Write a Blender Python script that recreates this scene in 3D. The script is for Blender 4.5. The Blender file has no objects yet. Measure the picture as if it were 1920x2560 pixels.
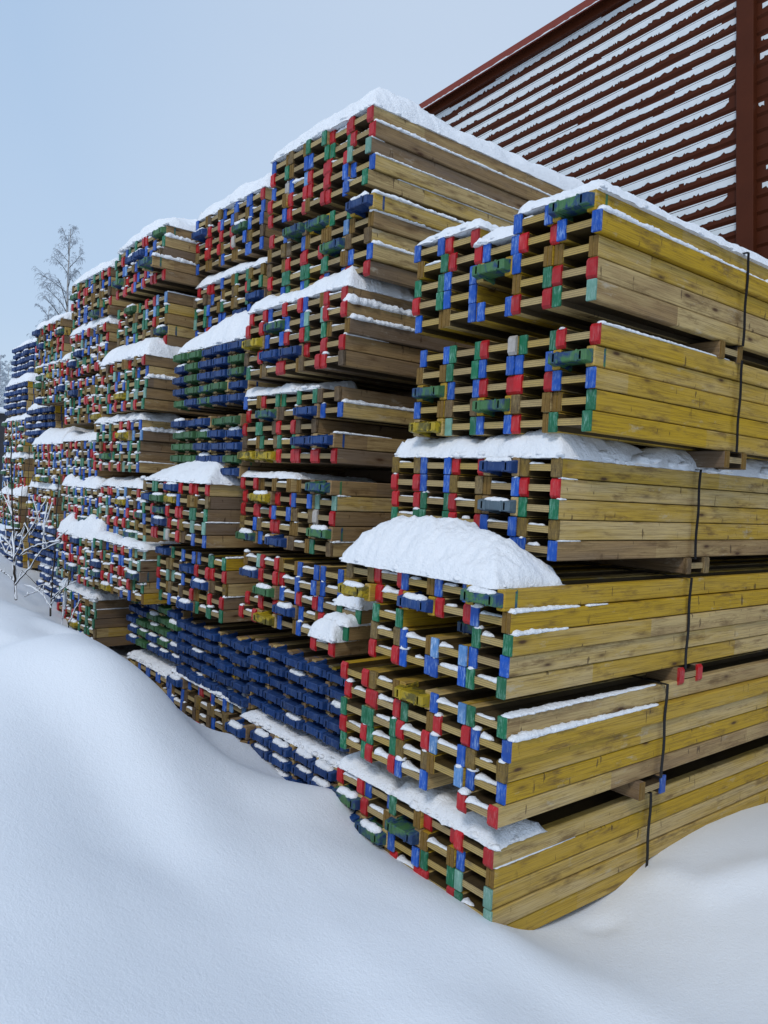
import bpy, bmesh, math, random
import numpy as np
from mathutils import Vector, Matrix, noise

random.seed(7)
SC = bpy.context.scene
COL = SC.collection
rad = math.radians

# ------------------------------------------------------------------ camera frame
F = 1938.0; CX, CY = 960.0, 1280.0
dL = np.array([-1568.0, 143.0, -F]); dR = np.array([2390.0, -62.0, -F])
AX = -dL / np.linalg.norm(dL)
AY = dR - (dR @ AX) * AX; AY /= np.linalg.norm(AY)
AZ = np.cross(AX, AY)
CM = np.stack([AX, AY, AZ])

def ray(px, py):
    return CM @ np.array([px - CX, CY - py, -F])

def at_y(px, py, y):
    r = ray(px, py); return Vector(r * (y / r[1]))

def at_x(px, py, x):
    r = ray(px, py); return Vector(r * (x / r[0]))

def at_d(px, py, d):
    r = ray(px, py); return Vector(r / np.linalg.norm(r) * d)

cam_data = bpy.data.cameras.new('camera')
cam = bpy.data.objects.new('camera', cam_data); COL.objects.link(cam)
m4 = Matrix.Identity(4)
for i in range(3):
    for j in range(3):
        m4[i][j] = CM[i][j]
cam.matrix_world = m4
cam_data.sensor_width = 36.0
cam_data.lens = F / 2560.0 * 36.0
cam_data.clip_start = 0.05; cam_data.clip_end = 600.0
SC.camera = cam

# ------------------------------------------------------------------ materials
def new_mat(name):
    m = bpy.data.materials.new(name); m.use_nodes = True
    nt = m.node_tree; nt.nodes.clear()
    out = nt.nodes.new('ShaderNodeOutputMaterial')
    b = nt.nodes.new('ShaderNodeBsdfPrincipled')
    nt.links.new(b.outputs[0], out.inputs[0])
    return m, nt, b

class G:
    """small node helper"""
    def __init__(s, nt): s.nt = nt
    def n(s, t, **k):
        x = s.nt.nodes.new(t)
        for a, v in k.items(): setattr(x, a, v)
        return x
    def put(s, sock, v):
        if isinstance(v, bpy.types.NodeSocket): s.nt.links.new(v, sock)
        else: sock.default_value = v
    def math(s, op, a, b=0.0, clamp=False):
        x = s.n('ShaderNodeMath', operation=op, use_clamp=clamp)
        s.put(x.inputs[0], a); s.put(x.inputs[1], b); return x.outputs[0]
    def mix(s, f, a, b, mode='MIX'):
        x = s.n('ShaderNodeMix', data_type='RGBA', blend_type=mode)
        s.put(x.inputs[0], f)
        for i, v in ((6, a), (7, b)):
            if not isinstance(v, bpy.types.NodeSocket) and len(v) == 3: v = (*v, 1)
            s.put(x.inputs[i], v)
        return x.outputs[2]
    def ramp(s, f, stops, interp='LINEAR'):
        x = s.n('ShaderNodeValToRGB'); x.color_ramp.interpolation = interp
        e = x.color_ramp.elements
        while len(e) < len(stops): e.new(0.5)
        for i, (p, c) in enumerate(stops):
            e[i].position = p
            e[i].color = (c, c, c, 1) if isinstance(c, (int, float)) else (*c, 1)
        s.put(x.inputs[0], f); return x.outputs[0]
    def noise(s, vec, scale, detail=3, rough=0.55, dist=0.0):
        x = s.n('ShaderNodeTexNoise'); s.put(x.inputs['Vector'], vec)
        x.inputs['Scale'].default_value = scale; x.inputs['Detail'].default_value = detail
        x.inputs['Roughness'].default_value = rough; x.inputs['Distortion'].default_value = dist
        return x.outputs[0]
    def mapping(s, vec, scale=(1, 1, 1), loc=(0, 0, 0)):
        x = s.n('ShaderNodeMapping'); s.put(x.inputs[0], vec)
        s.put(x.inputs['Scale'], scale); s.put(x.inputs['Location'], loc); return x.outputs[0]
    def combine(s, x, y, z):
        c = s.n('ShaderNodeCombineXYZ')
        for i, v in enumerate((x, y, z)): s.put(c.inputs[i], v)
        return c.outputs[0]
    def sep(s, v):
        c = s.n('ShaderNodeSeparateXYZ'); s.put(c.inputs[0], v); return c.outputs
    def bump(s, h, strength, dist, b):
        x = s.n('ShaderNodeBump'); x.inputs['Strength'].default_value = strength
        x.inputs['Distance'].default_value = dist; s.put(x.inputs['Height'], h)
        s.nt.links.new(x.outputs[0], b.inputs['Normal'])

def wood_mat(name, end=False, web=False, dark=False):
    m, nt, b = new_mat(name); g = G(nt)
    tc = g.n('ShaderNodeTexCoord').outputs['Object']
    oi = g.n('ShaderNodeObjectInfo')
    at = g.n('ShaderNodeAttribute', attribute_name='tone')
    orr = g.sep(oi.outputs['Color'])
    tone = g.math('ADD', orr[0], at.outputs['Fac'])          # 0 yellow glaze .. 1 grey brown
    rnd = g.math('ADD', g.math('MULTIPLY', oi.outputs['Random'], 37.0), g.math('MULTIPLY', at.outputs['Fac'], 91.0))
    p = g.sep(tc)
    y2 = g.math('ADD', p[1], rnd)
    v = g.combine(p[0], y2, g.math('ADD', p[2], rnd))
    # planks are finger jointed: pieces of changing tone along the length
    seg = g.n('ShaderNodeTexWhiteNoise', noise_dimensions='2D')
    g.put(seg.inputs['Vector'], g.combine(g.math('FLOOR', g.math('MULTIPLY', y2, 0.85)), g.math('FLOOR', g.math('MULTIPLY', rnd, 3.0)), 0.0))
    segv = seg.outputs['Value']
    t2 = g.math('ADD', g.math('ADD', tone, g.math('MULTIPLY', g.math('SUBTRACT', segv, 0.5), 0.34)),
                g.math('MULTIPLY', g.math('SUBTRACT', g.noise(g.mapping(v, (1, .8, 7)), 2.0, 5, .65), 0.5), 0.75), True)
    col = g.ramp(t2, [(0.0, (0.45, 0.275, 0.012)), (0.22, (0.44, 0.28, 0.040)), (0.46, (0.50, 0.365, 0.160)), (0.70, (0.29, 0.185, 0.08)), (1.0, (0.17, 0.12, 0.08))])
    grain = g.noise(g.mapping(v, (46, 0.8, 52)), 4.5, 6, .68, .8)
    col = g.mix(g.ramp(grain, [(0.36, 0.85), (0.54, 0.0)]), col, g.mix(0.62, col, (0.06, 0.03, 0.006)))
    # brownish stains, knots, grey rubs
    st = g.noise(g.mapping(v, (3, 1.8, 9)), 2.2, 5, .7)
    col = g.mix(g.ramp(st, [(0.54, 0.0), (0.68, 0.72)]), col, (0.11, 0.058, 0.018))
    vo = g.n('ShaderNodeTexVoronoi', feature='F1'); vo.inputs['Scale'].default_value = 1.0
    g.put(vo.inputs['Vector'], g.mapping(v, (7, 3.4, 12))); vo.inputs['Randomness'].default_value = 1.0
    keep = g.ramp(g.sep(vo.outputs['Color'])[0], [(0.50, 0.0), (0.51, 1.0)], 'CONSTANT')
    kn = g.math('MULTIPLY', g.ramp(vo.outputs['Distance'], [(0.05, 0.95), (0.11, 0.35), (0.22, 0.0)]), keep)
    col = g.mix(kn, col, (0.055, 0.022, 0.008))
    # dark short cracks across
    ck = g.noise(g.mapping(v, (8, 26, 8)), 1.6, 2, .5)
    ck2 = g.noise(g.mapping(v, (3, 5, 3)), 1.3, 2, .5)
    col = g.mix(g.math('MULTIPLY', g.ramp(ck, [(0.66, 0.0), (0.70, 0.75)]), g.ramp(ck2, [(0.5, 0.0), (0.56, 1.0)])), col, (0.05, 0.025, 0.01))
    gr = g.noise(g.mapping(v, (2.5, 2.2, 7)), 2.0, 6, .75)
    col = g.mix(g.ramp(gr, [(0.60, 0.0), (0.72, 0.60)]), col, (0.46, 0.41, 0.32))
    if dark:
        col = g.mix(0.90, col, (0.030, 0.020, 0.011))  # near-black mix paints the shade of the beam slots into the wood
    if web:
        w = g.n('ShaderNodeTexWave', wave_type='BANDS', bands_direction='Z'); g.put(w.inputs['Vector'], tc)
        w.inputs['Scale'].default_value = 38.0; w.inputs['Distortion'].default_value = 0.5
        col = g.mix(g.math('MULTIPLY', g.ramp(w.outputs[0], [(0.35, 1.0), (0.6, 0.0)]), 0.45), g.mix(0.45, col, (0.46, 0.36, 0.17)), (0.10, 0.065, 0.03))
    if end:
        s = g.noise(g.mapping(v, (60, 8, 9)), 3.0, 4, .7)
        col = g.mix(g.ramp(s, [(0.3, 0.8), (0.7, 0.0)]), g.mix(0.5, col, (0.10, 0.065, 0.032)), (0.03, 0.019, 0.01))
    nt.links.new(col, b.inputs['Base Color'])
    b.inputs['Roughness'].default_value = 0.62
    b.inputs['Specular IOR Level'].default_value = 0.3
    g.bump(grain, 0.35, 0.004, b)
    return m

def paint_mat(name, c, wear=(0.75, 0.78, 0.80), amount=0.5, second=None, rough=0.42):
    m, nt, b = new_mat(name); g = G(nt)
    tc = g.n('ShaderNodeTexCoord').outputs['Object']
    oi = g.n('ShaderNodeObjectInfo')
    at = g.n('ShaderNodeAttribute', attribute_name='tone')
    rnd = g.math('ADD', g.math('MULTIPLY', oi.outputs['Random'], 53.0), g.math('MULTIPLY', at.outputs['Fac'], 77.0))
    p = g.sep(tc)
    v = g.combine(g.math('ADD', p[0], rnd), p[1], g.math('ADD', p[2], rnd))
    big = g.noise(v, 22, 4, .65)
    if second:
        col = g.mix(g.ramp(g.noise(v, 13, 5, .72, .5), [(0.46, 0.0), (0.56, 1.0)]), c, second)
    else:
        col = g.mix(g.ramp(big, [(0.35, 0.0), (0.75, 0.45)]), c, tuple(x * 0.55 for x in c))
    streak = g.noise(g.mapping(v, (160, 40, 26)), 1.0, 4, .7)
    pat = g.noise(v, 16, 3, .6)
    col = g.mix(g.math('MULTIPLY', g.math('MULTIPLY', g.ramp(streak, [(0.47, 0.0), (0.66, 1.0)]), g.ramp(pat, [(0.38, 0.0), (0.62, 1.0)])), amount), col, wear)
    wn = g.n('ShaderNodeTexWhiteNoise', noise_dimensions='1D'); g.put(wn.inputs['W'], rnd)
    grime = g.noise(v, 9, 4, .7)
    col = g.mix(g.math('MULTIPLY', g.math('ADD', g.math('MULTIPLY', wn.outputs['Value'], .75), g.ramp(grime, [(.45, 0.0), (.75, .5)])), .52, True), col, g.mix(0.72, col, (0.020, 0.017, 0.014)))
    fine = g.noise(v, 260, 3, .6)
    col = g.mix(g.ramp(fine, [(0.62, 0.0), (0.75, 0.6)]), col, tuple(x * 0.35 for x in c))
    nt.links.new(col, b.inputs['Base Color'])
    b.inputs['Roughness'].default_value = rough
    b.inputs['Specular IOR Level'].default_value = 0.35
    g.bump(g.math('ADD', big, g.math('MULTIPLY', fine, 0.3)), 0.3, 0.003, b)
    return m

def snow_mat(name, c=(0.86, 0.885, 0.92), s1=90, s2=9, st=0.5):
    m, nt, b = new_mat(name); g = G(nt)
    tc = g.n('ShaderNodeTexCoord').outputs['Object']
    n1 = g.noise(tc, s1, 4, .65); n2 = g.noise(tc, s2, 4, .6); n3 = g.noise(tc, s1 * 3.4, 2, .6)
    n4 = g.noise(tc, s1 * .42, 3, .7)
    h = g.math('ADD', g.math('ADD', g.math('MULTIPLY', n1, 0.40), g.math('ADD', g.math('MULTIPLY', n2, .6), g.math('MULTIPLY', n4, 0.55))), g.math('MULTIPLY', n3, 0.2))
    col = g.mix(n1, tuple(x * 0.965 for x in c), c)
    nt.links.new(col, b.inputs['Base Color'])
    b.inputs['Roughness'].default_value = 0.75
    b.inputs['Specular IOR Level'].default_value = 0.25
    b.inputs['Subsurface Weight'].default_value = 0.0
    g.bump(h, st, 0.02, b)
    return m

def plain_mat(name, c, rough=0.6, var=0.25, scale=8, metallic=0.0, bump=0.15, dist=0.004):
    m, nt, b = new_mat(name); g = G(nt)
    tc = g.n('ShaderNodeTexCoord').outputs['Object']
    n = g.noise(tc, scale, 5, .65)
    nt.links.new(g.mix(n, tuple(x * (1 - var) for x in c), tuple(min(1, x * (1 + var)) for x in c)), b.inputs['Base Color'])
    b.inputs['Roughness'].default_value = rough; b.inputs['Metallic'].default_value = metallic
    b.inputs['Specular IOR Level'].default_value = 0.12
    g.bump(n, bump, dist, b)
    return m

M = {}
M['flange'] = wood_mat('weathered_yellow_timber')
M['web'] = wood_mat('web_slot_shade', dark=True)  # slot shade painted into the colour, for webs and inner flange faces
M['web_end'] = wood_mat('plywood_edge', web=True)
M['k'] = wood_mat('rough_dark_end_grain', end=True)
M['w'] = plain_mat('ochre_end_grain', (0.17, 0.10, 0.028), .6, .5, 60)
M['r'] = paint_mat('red_end_paint', (0.50, 0.008, 0.014), (0.62, 0.30, 0.28), .3)
M['b'] = paint_mat('blue_end_paint', (0.004, 0.085, 0.46), (0.42, 0.60, 0.85), .6)
M['l'] = paint_mat('faded_blue_paint', (0.10, 0.26, 0.55), (0.62, 0.75, 0.88), .9)
M['g'] = paint_mat('green_end_paint', (0.004, 0.155, 0.065), (0.35, 0.62, 0.50), .65)
M['m'] = paint_mat('faded_mint_paint', (0.17, 0.36, 0.28), (0.5, 0.66, 0.6), .7)
M['c'] = paint_mat('worn_pale_paint', (0.52, 0.48, 0.44), (0.3, 0.22, 0.16), .5)
M['B'] = paint_mat('navy_plastic', (0.006, 0.045, 0.185), (0.16, 0.22, 0.34), .45, None, .5)
M['N'] = paint_mat('green_over_navy_plastic', (0.055, 0.16, 0.055), (0.2, 0.3, 0.2), .3, (0.012, 0.045, 0.14), .5)
M['V'] = paint_mat('green_plastic', (0.045, 0.14, 0.05), (0.16, 0.28, 0.18), .35, None, .5)
M['Y'] = paint_mat('yellow_plastic', (0.46, 0.33, 0.012), (0.25, 0.2, 0.05), .5, (0.12, 0.10, 0.012), .5)
M['S'] = paint_mat('grey_plastic', (0.10, 0.15, 0.19), (0.25, 0.3, 0.34), .4, None, .5)
M['snow'] = snow_mat('settled_snow', st=.8)
M['ground_snow'] = snow_mat('ground_snow_crystals', c=(0.80, 0.835, 0.88), s1=150, s2=5, st=0.34)
M['strap'] = plain_mat('black_strap', (0.012, 0.012, 0.013), .45)
M['oxide'] = plain_mat('oxide_red_sheet', (0.068, 0.0165, 0.006), .5, .25, 3, 0, .05)
M['oxide_light'] = plain_mat('oxide_red_trim', (0.21, 0.05, 0.036), .5, .2, 3, 0, .05)
M['frost'] = plain_mat('hoar_frost', (0.64, 0.68, 0.70), .8, .2, 4, 0, .5, .01)
M['bark'] = plain_mat('dark_bark', (0.05, 0.042, 0.036), .8, .4, 30)
M['birch'] = plain_mat('birch_bark', (0.33, 0.32, 0.31), .8, .5, 9)
M['rime'] = plain_mat('rimed_twig', (0.42, 0.455, 0.50), .8, .3, 20)
M['pale_rime'] = plain_mat('heavy_rimed_twig', (0.58, 0.63, 0.68), .8, .25, 20)
M['dark_wall'] = plain_mat('dark_shed_wall', (0.05, 0.05, 0.055), .8)

# ------------------------------------------------------------------ mesh helpers
class MB:
    def __init__(s): s.v = []; s.f = []; s.mi = []; s.tone = []; s.mats = []; s.sm = []
    def mat(s, key):
        if key not in s.mats: s.mats.append(key)
        return s.mats.index(key)
    def add(s, vs, fs, key, off=(0, 0, 0), tone=0.0, smooth=False):
        o = len(s.v); a = s.mat(key)
        s.v += [(x + off[0], y + off[1], z + off[2]) for x, y, z in vs]
        for q in fs:
            s.f.append(tuple(i + o for i in q)); s.mi.append(a); s.tone.append(tone); s.sm.append(smooth)
    def mesh(s, name):
        me = bpy.data.meshes.new(name); me.from_pydata(s.v, [], s.f)
        for k in s.mats: me.materials.append(M[k])
        me.polygons.foreach_set('material_index', s.mi)
        me.polygons.foreach_set('use_smooth', s.sm)
        a = me.attributes.new('tone', 'FLOAT', 'FACE'); a.data.foreach_set('value', s.tone)
        me.update(); return me
    def build(s, name, parent=None):
        o = bpy.data.objects.new(name, s.mesh(name)); COL.objects.link(o)
        o.color = (0, 0, 0, 1)
        if parent: o.parent = parent
        return o

def tag(o, label=None, cat=None, group=None, kind=None):
    if label: o['label'] = label
    if cat: o['category'] = cat
    if group: o['group'] = group
    if kind: o['kind'] = kind
    return o

def empty(name, loc):
    o = bpy.data.objects.new(name, None); COL.objects.link(o); o.location = loc; o.empty_display_size = .1
    return o

BOXF = [(0, 3, 2, 1), (4, 5, 6, 7), (0, 1, 5, 4), (1, 2, 6, 5), (2, 3, 7, 6), (3, 0, 4, 7)]
def box(x0, x1, y0, y1, z0, z1):
    return [(x0, y0, z0), (x1, y0, z0), (x1, y1, z0), (x0, y1, z0), (x0, y0, z1), (x1, y0, z1), (x1, y1, z1), (x0, y1, z1)], BOXF

def bevel_box(x0, x1, y0, y1, z0, z1, w=0.004, seg=1, which=None):
    bm = bmesh.new()
    v, f = box(x0, x1, y0, y1, z0, z1)
    bv = [bm.verts.new(p) for p in v]
    for q in f: bm.faces.new([bv[i] for i in q])
    bm.normal_update()
    ed = [e for e in bm.edges if which is None or which((e.verts[0].co + e.verts[1].co) / 2, e)]
    if w > 0: bmesh.ops.bevel(bm, geom=ed, offset=w, segments=seg, affect='EDGES', profile=.6)
    bm.verts.index_update()
    vs = [tuple(p.co) for p in bm.verts]; fs = [tuple(p.index for p in q.verts) for q in bm.faces]
    bm.free(); return vs, fs

# ------------------------------------------------------------------ beam shapes
BW, FH, FT, LEN = 0.199, 0.0775, 0.040, 3.9      # beam depth, flange height, flange thickness, length
ROW, COLP = 0.0815, 0.2025
def flange_geo(side, L=LEN):
    x0 = side * BW / 2 - (FT if side > 0 else 0); x1 = x0 + FT
    return bevel_box(x0, x1, 0, L, 0.001, 0.001 + FH, 0.004)
def web_geo(L=LEN):
    return box(-BW / 2 + FT - .003, BW / 2 - FT + .003, 0.002, L - .006, 0.001 + FH / 2 - .0135, 0.001 + FH / 2 + .0135)
def cap_geo(side, kind):
    xc = side * (BW / 2 - FT / 2); h = FT / 2 + .0008
    x0, x1, z0, z1 = xc - h, xc + h, 0.0004, 0.0006 + FH + .0016
    if kind == 'r':          # chamfered top and bottom
        prof = [(.006, z0), (.002, z0), (-.007, z0 + .012), (-.007, z1 - .012), (.002, z1), (.006, z1)]
        vs = [(x0, y, z) for y, z in prof] + [(x1, y, z) for y, z in prof]; n = len(prof)
        fs = [(i, (i + 1) % n, n + (i + 1) % n, n + i) for i in range(n)]
        fs = [tuple(reversed(q)) for q in fs] + [tuple(range(n)), tuple(reversed(range(n, 2 * n)))]
        return vs, fs
    if kind == 'w':          # two laminations with a groove
        a = box(x0 + .002, xc - .0015, -.003, .004, z0 + .002, z1 - .002)
        b = box(xc + .0015, x1 - .002, -.002, .004, z0 + .002, z1 - .002)
        return a[0] + b[0], a[1] + [tuple(i + 8 for i in q) for q in b[1]]
    if kind == 'k':
        bm = bmesh.new(); v, f = bevel_box(x0 - .002, x1 + .002, -.006, .014, z0 + .001, z1, .006, 2)
        rr = random.Random(5 + side)
        v = [(x + rr.uniform(-.002, .002), y + rr.uniform(-.003, .003), z) for x, y, z in v]
        bm.free(); return v, f
    return bevel_box(x0, x1, -.005, .007, z0, z1, .0042, 2)
def plastic_geo(L=0.0):
    """full end shoe: I outline, flared at the flanges, with ribs"""
    vs, fs = [], []
    def put(g):
        o = len(vs); vs.extend(g[0]); fs.extend(tuple(i + o for i in q) for q in g[1])
    h = BW / 2
    for s in (-1, 1):
        xo, xi = s * (h + .0012), s * (h - FT - .006)
        x0, x1 = min(xo, xi), max(xo, xi)
        g = bevel_box(x0, x1, -.040, .075, .0004, FH + .0018, .005, 1)
        v = []
        for x, y, z in g[0]:
            if y < .03:                                 # taper forward towards the web
                t = 1.0
                if abs(x) > h - .02: x -= s * .010 * t
                z = FH / 2 + (z - FH / 2) * (1 - .46 * t)
            v.append((x, y, z))
        put((v, g[1]))
    put(bevel_box(-h + FT - .012, h - FT + .012, -.040, .05, FH / 2 - .019, FH / 2 + .020, .004))
    for s in (-1, 1):
        put(bevel_box(s * (h - FT - .014) - .005, s * (h - FT - .014) + .005, -.043, .03, FH / 2 - .022, FH / 2 + .023, .002))
    return vs, fs

GEO = {}
for s in (-1, 1):
    GEO['flange', s] = flange_geo(s)
    for k in 'rwkblgmc':
        GEO[k, s] = cap_geo(s, 'r' if k in 'rc' else k if k in 'wk' else 'b')
GEO['web'] = web_geo()
GEO['plastic'] = plastic_geo()
MESH = {}
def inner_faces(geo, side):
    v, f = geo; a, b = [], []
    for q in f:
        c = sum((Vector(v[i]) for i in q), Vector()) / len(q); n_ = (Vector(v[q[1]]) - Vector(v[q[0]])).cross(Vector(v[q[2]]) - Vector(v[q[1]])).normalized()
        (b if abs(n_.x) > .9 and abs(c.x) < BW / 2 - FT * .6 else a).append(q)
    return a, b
def shared(key, geo, mat, smooth=False):
    if key not in MESH:
        b = MB()
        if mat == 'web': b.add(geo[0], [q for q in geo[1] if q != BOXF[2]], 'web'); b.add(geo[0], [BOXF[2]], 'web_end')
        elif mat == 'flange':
            fa, fb = inner_faces(geo, 0); b.add(geo[0], fa, 'flange'); b.add(geo[0], fb, 'web')  # inner flange faces get the painted slot shade
        else: b.add(geo[0], geo[1], mat, smooth=smooth)
        MESH[key] = b.mesh(key if isinstance(key, str) else '_'.join(str(x) for x in key))
    return MESH[key]

def child(name, me, parent, tone=0.0):
    o = bpy.data.objects.new(name, me); COL.objects.link(o); o.parent = parent; o.color = (tone, 0, 0, 1); return o

# ------------------------------------------------------------------ bundles
# (px, py, Y, row at that pixel) of the right front corner or direct (X, Y, Ztop);  rows top to bottom, columns left to right
def corner(px, py, y, row=0):
    p = at_y(px, py, y); return (p.x, y, p.z + row * ROW)

BUND = {}
def bundle(name, xyz, rows, cols=5, style='mix', tone=.45, seed=0, dx=None, dy=None, snowy=.3):
    snowy = min(1, snowy + (.2 if name[0] in 'DEFG' else 0))
    tone = tone + (.10 if name[0] == 'A' else .16)
    BUND[name] = dict(x=xyz[0], y=xyz[1], z=xyz[2], rows=rows, cols=cols, style=style, tone=tone, seed=seed, dx=dx or {}, dy=dy or {}, snowy=snowy)

P = lambda s: [r.split() for r in s.strip().split('/')]
bundle('A1', corner(1500, 525, 2.37, 1), P('bb rr .. bb N / wg rr bb rr bb / gg bb N bw ww / rg bb .. wg rr / bw wb bb rr gm'), tone=.22, snowy=.12, dx={0: -.012, 1: .02})
bundle('A2', corner(1498, 806, 2.43), P('bb gg rc gg rr / ww gg bb bb N / N bb rr rr bb / bw kk N .w wg / Y mg bb rw gg'), tone=.2, snowy=.06, dx={0: .010})
bundle('A3', corner(1405, 1142, 2.42), P('kk bb rr B kk / rr bb kk wb rr / rr gg rw S gg / gg gg rr bb kk / rb bg rr bb bb'), tone=.3, snowy=.6)
bundle('A4', corner(1274, 1585, 2.14, 2), P('kk rr bw bb N / Y rr B rr bw / .. gg .. N gg / .. kk bw ll bb / .. rr bb bb gg'), tone=.15, snowy=.8, dx={1: .012, 2: .018}, dy={(2, 3): .16, (0, 4): -.02})
bundle('A5', corner(1268.6, 1795, 2.13), P('rr kw Y bl gg / rr rr gw rr bb / gg gg rr lb kk / rr gg kk wl bb / gg rr bb .. rr'), tone=.25, snowy=.85, dx={0: -.004, 1: .02}, dy={(4, 4): -.02})
bundle('A6', corner(1237, 2120, 2.19), P('rr bb gw rr rr / N rw N ww bw / B N bb gg mm / rr gw rr rr gm / bb gg ww rg kk'), tone=.2, snowy=.5)
bundle('B1', corner(936, 261, 2.42), P('bw kk gg rr rr / rg wb bg gg rr / bc bl rr rr mm / rw rr rr rb bb / rb rr wr rb bg'), tone=.45, snowy=.35, dx={1: .015, 3: .012})
bundle('B2', corner(930, 524.6, 2.38, 1), P('rb N N gg B / wk kb ww wl ww / kw rr rr N kk / rg gg gg gw bb / wb gb gr bb rr'), tone=.42, snowy=.25, dx={0: .03, 1: .012, 3: .015})
bundle('B3', corner(872, 712, 2.31), P('rr bb rr bw rr / rr N bb mm rr / Y bb rr gg ww / kr wB B rr rr / gw kr rw kr rk'), tone=.68, snowy=.5, dx={1: .016, 2: .022})
bundle('B4', corner(850, 964, 2.36), P('bw rg gw gg kk / rr N kw B bb / rg gk rr kk .. / kw gk gg B B / rY Yr rr rr rr'), tone=.62, snowy=.3, dx={1: .02})
bundle('B5', corner(838, 1239, 2.36, 1), P('rr ww ww wg N / rr YY rr bb mm / rr rr bb kk cr / kb kr rw ww N / N bb B kw gk'), tone=.6, snowy=.45)
bundle('B6', corner(858, 1424, 2.33), P('wm rr ww bb bb / B rr rw bb bb / .. V bb rr bw / rr rr B bw rg / rr Y bw bb rr'), tone=.55, snowy=.75)
bundle('B7', (-3.06, 2.36, -.945), P('B B B B B / B B B B B / B B B B B / B B B B B / B B B B B'), tone=.6, snowy=.12)
bundle('B8', (-3.08, 2.30, -1.415), P('B B B B B / B B B B B / B B B B B / B B B B B'), tone=.6, snowy=.9, dy={(0, 0): -.06, (1, 0): -.12, (2, 0): -.10})
bundle('C1', (-4.60, 2.58, 1.95), P('bw kk bb bb br / B rr bb kk bb / rr rw rr gN bb / kr rr wr cb kk / bw ww bw wb bb'), 5, tone=.6, snowy=.4)
bundle('C2', (-4.55, 2.58, 1.44), P('rr rw bw gg kk / kk bb wk kr gg / gg bw gw kg rB / mg bb bg rB bb / bb rr gg bw bb'), 5, tone=.6, snowy=.5)
bundle('C3', (-4.33, 2.35, .885), P('V V B B B / B V B B V / B V B B N / B V N V B / V B N B B'), tone=.6, snowy=.05)
bundle('C4', (-4.33, 2.35, .415), P('B B B V V / V V V B B / V V B B B / V V B B V / B B B V B'), tone=.6, snowy=.3)
bundle('C5', corner(522, 1208, 2.19), P('kg gr rB rr rr / bB Vw Yb bw wk / gr N rr rg gg / bb Br rr km mm / wr rm cr kk bb'), tone=.62, snowy=.55)
bundle('C6', corner(564, 1395, 2.26), P('Bw gg bb bg gg / gk kk B rr rr / rm mg bb Bk kk / bw kw kr ww rr / gg bb Bg gg gg'), tone=.55, snowy=.35)
bundle('C7', (-4.10, 2.36, -.985), P('B B B B B / B B B B B / B B B B B / B B B B B / B B B B B'), tone=.6, snowy=.08)
bundle('C8', corner(605, 1768, 2.33), P('Bw bb rr bb ll / wb kk kk kk kk / bb kk wk bk kk / wb kk rr bk kk / N rr rr bb bk'), tone=.75, snowy=.6)
bundle('D1', corner(420, 561.5, 2.35), None, seed=11, tone=.6, snowy=.4, dx={1: .0, 2: .0, 3: .0}, dy={(3, 4): -.1, (2, 4): -.05})
bundle('D2', corner(418, 727.5, 2.39), None, seed=12, tone=.5, snowy=.45)
bundle('D3', corner(368, 885, 2.24), None, seed=13, tone=.6, snowy=.6, dx={2: .012})
bundle('D4', corner(353, 1047, 2.26), None, seed=14, tone=.65, snowy=.6, dx={1: .02})
bundle('D5', (-5.60, 2.27, -.10), None, seed=15, tone=.6, snowy=.75)
bundle('D7', corner(356, 1373, 2.18), None, seed=16, tone=.65, snowy=.9)
bundle('D8', (-5.20, 2.42, -.965), None, seed=17, tone=.6, style='bluegreen', snowy=.3)
bundle('D9', corner(240, 1500, 2.24), None, seed=18, tone=.6, snowy=.8)
bundle('D10', (-5.12, 2.38, -1.47), None, seed=19, tone=.6, snowy=.3)
bundle('E1', corner(275, 666, 2.35), None, seed=21, tone=.6, snowy=.5)
bundle('E2', corner(269, 805, 2.35), None, seed=22, tone=.65, snowy=.9)
bundle('E3', (-6.75, 2.30, .85), None, seed=23, tone=.6, snowy=.7)
bundle('E4', (-6.90, 2.33, .29), None, seed=24, tone=.6, snowy=.8)
bundle('E5', (-6.66, 2.27, -.135), None, seed=25, tone=.6, snowy=.95)
bundle('E7', (-6.44, 2.18, -.56), None, seed=26, tone=.6, snowy=.95)
bundle('F1', corner(160, 795, 2.35), None, seed=31, tone=.5, snowy=.3)
bundle('F2', (-7.93, 2.35, 1.10), None, seed=32, tone=.6, snowy=.6)
bundle('F3', (-8.75, 2.48, .70), None, seed=33, style='blue', tone=.5, snowy=.35)
bundle('F4', (-7.95, 2.33, .27), None, seed=34, tone=.6, snowy=.9)
bundle('F5', (-8.12, 2.35, -.19), None, seed=35, tone=.6, snowy=.9)
bundle('F6', (-7.95, 2.35, -.57), None, seed=36, style='blue', tone=.5, snowy=.3)
bundle('F7', (-7.55, 2.35, -.98), None, seed=37, style='blue', tone=.5, snowy=.9)
bundle('G1', (-10.42, 2.70, 1.615), None, seed=41, style='blue', tone=.5, snowy=.6)
bundle('G2', (-10.35, 2.60, 1.095), None, seed=42, style='blue', tone=.3, snowy=.5)
bundle('G3', (-10.2, 2.55, .61), None, seed=43, tone=.5, snowy=.9)
bundle('G4', (-10.2, 2.55, .14), None, seed=44, tone=.4, snowy=.7)
bundle('G5', (-10.1, 2.50, -.33), None, seed=45, tone=.5, snowy=.7)
bundle('G6', (-9.9, 2.50, -.79), None, seed=46, style='blue', tone=.3, snowy=.4)

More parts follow.
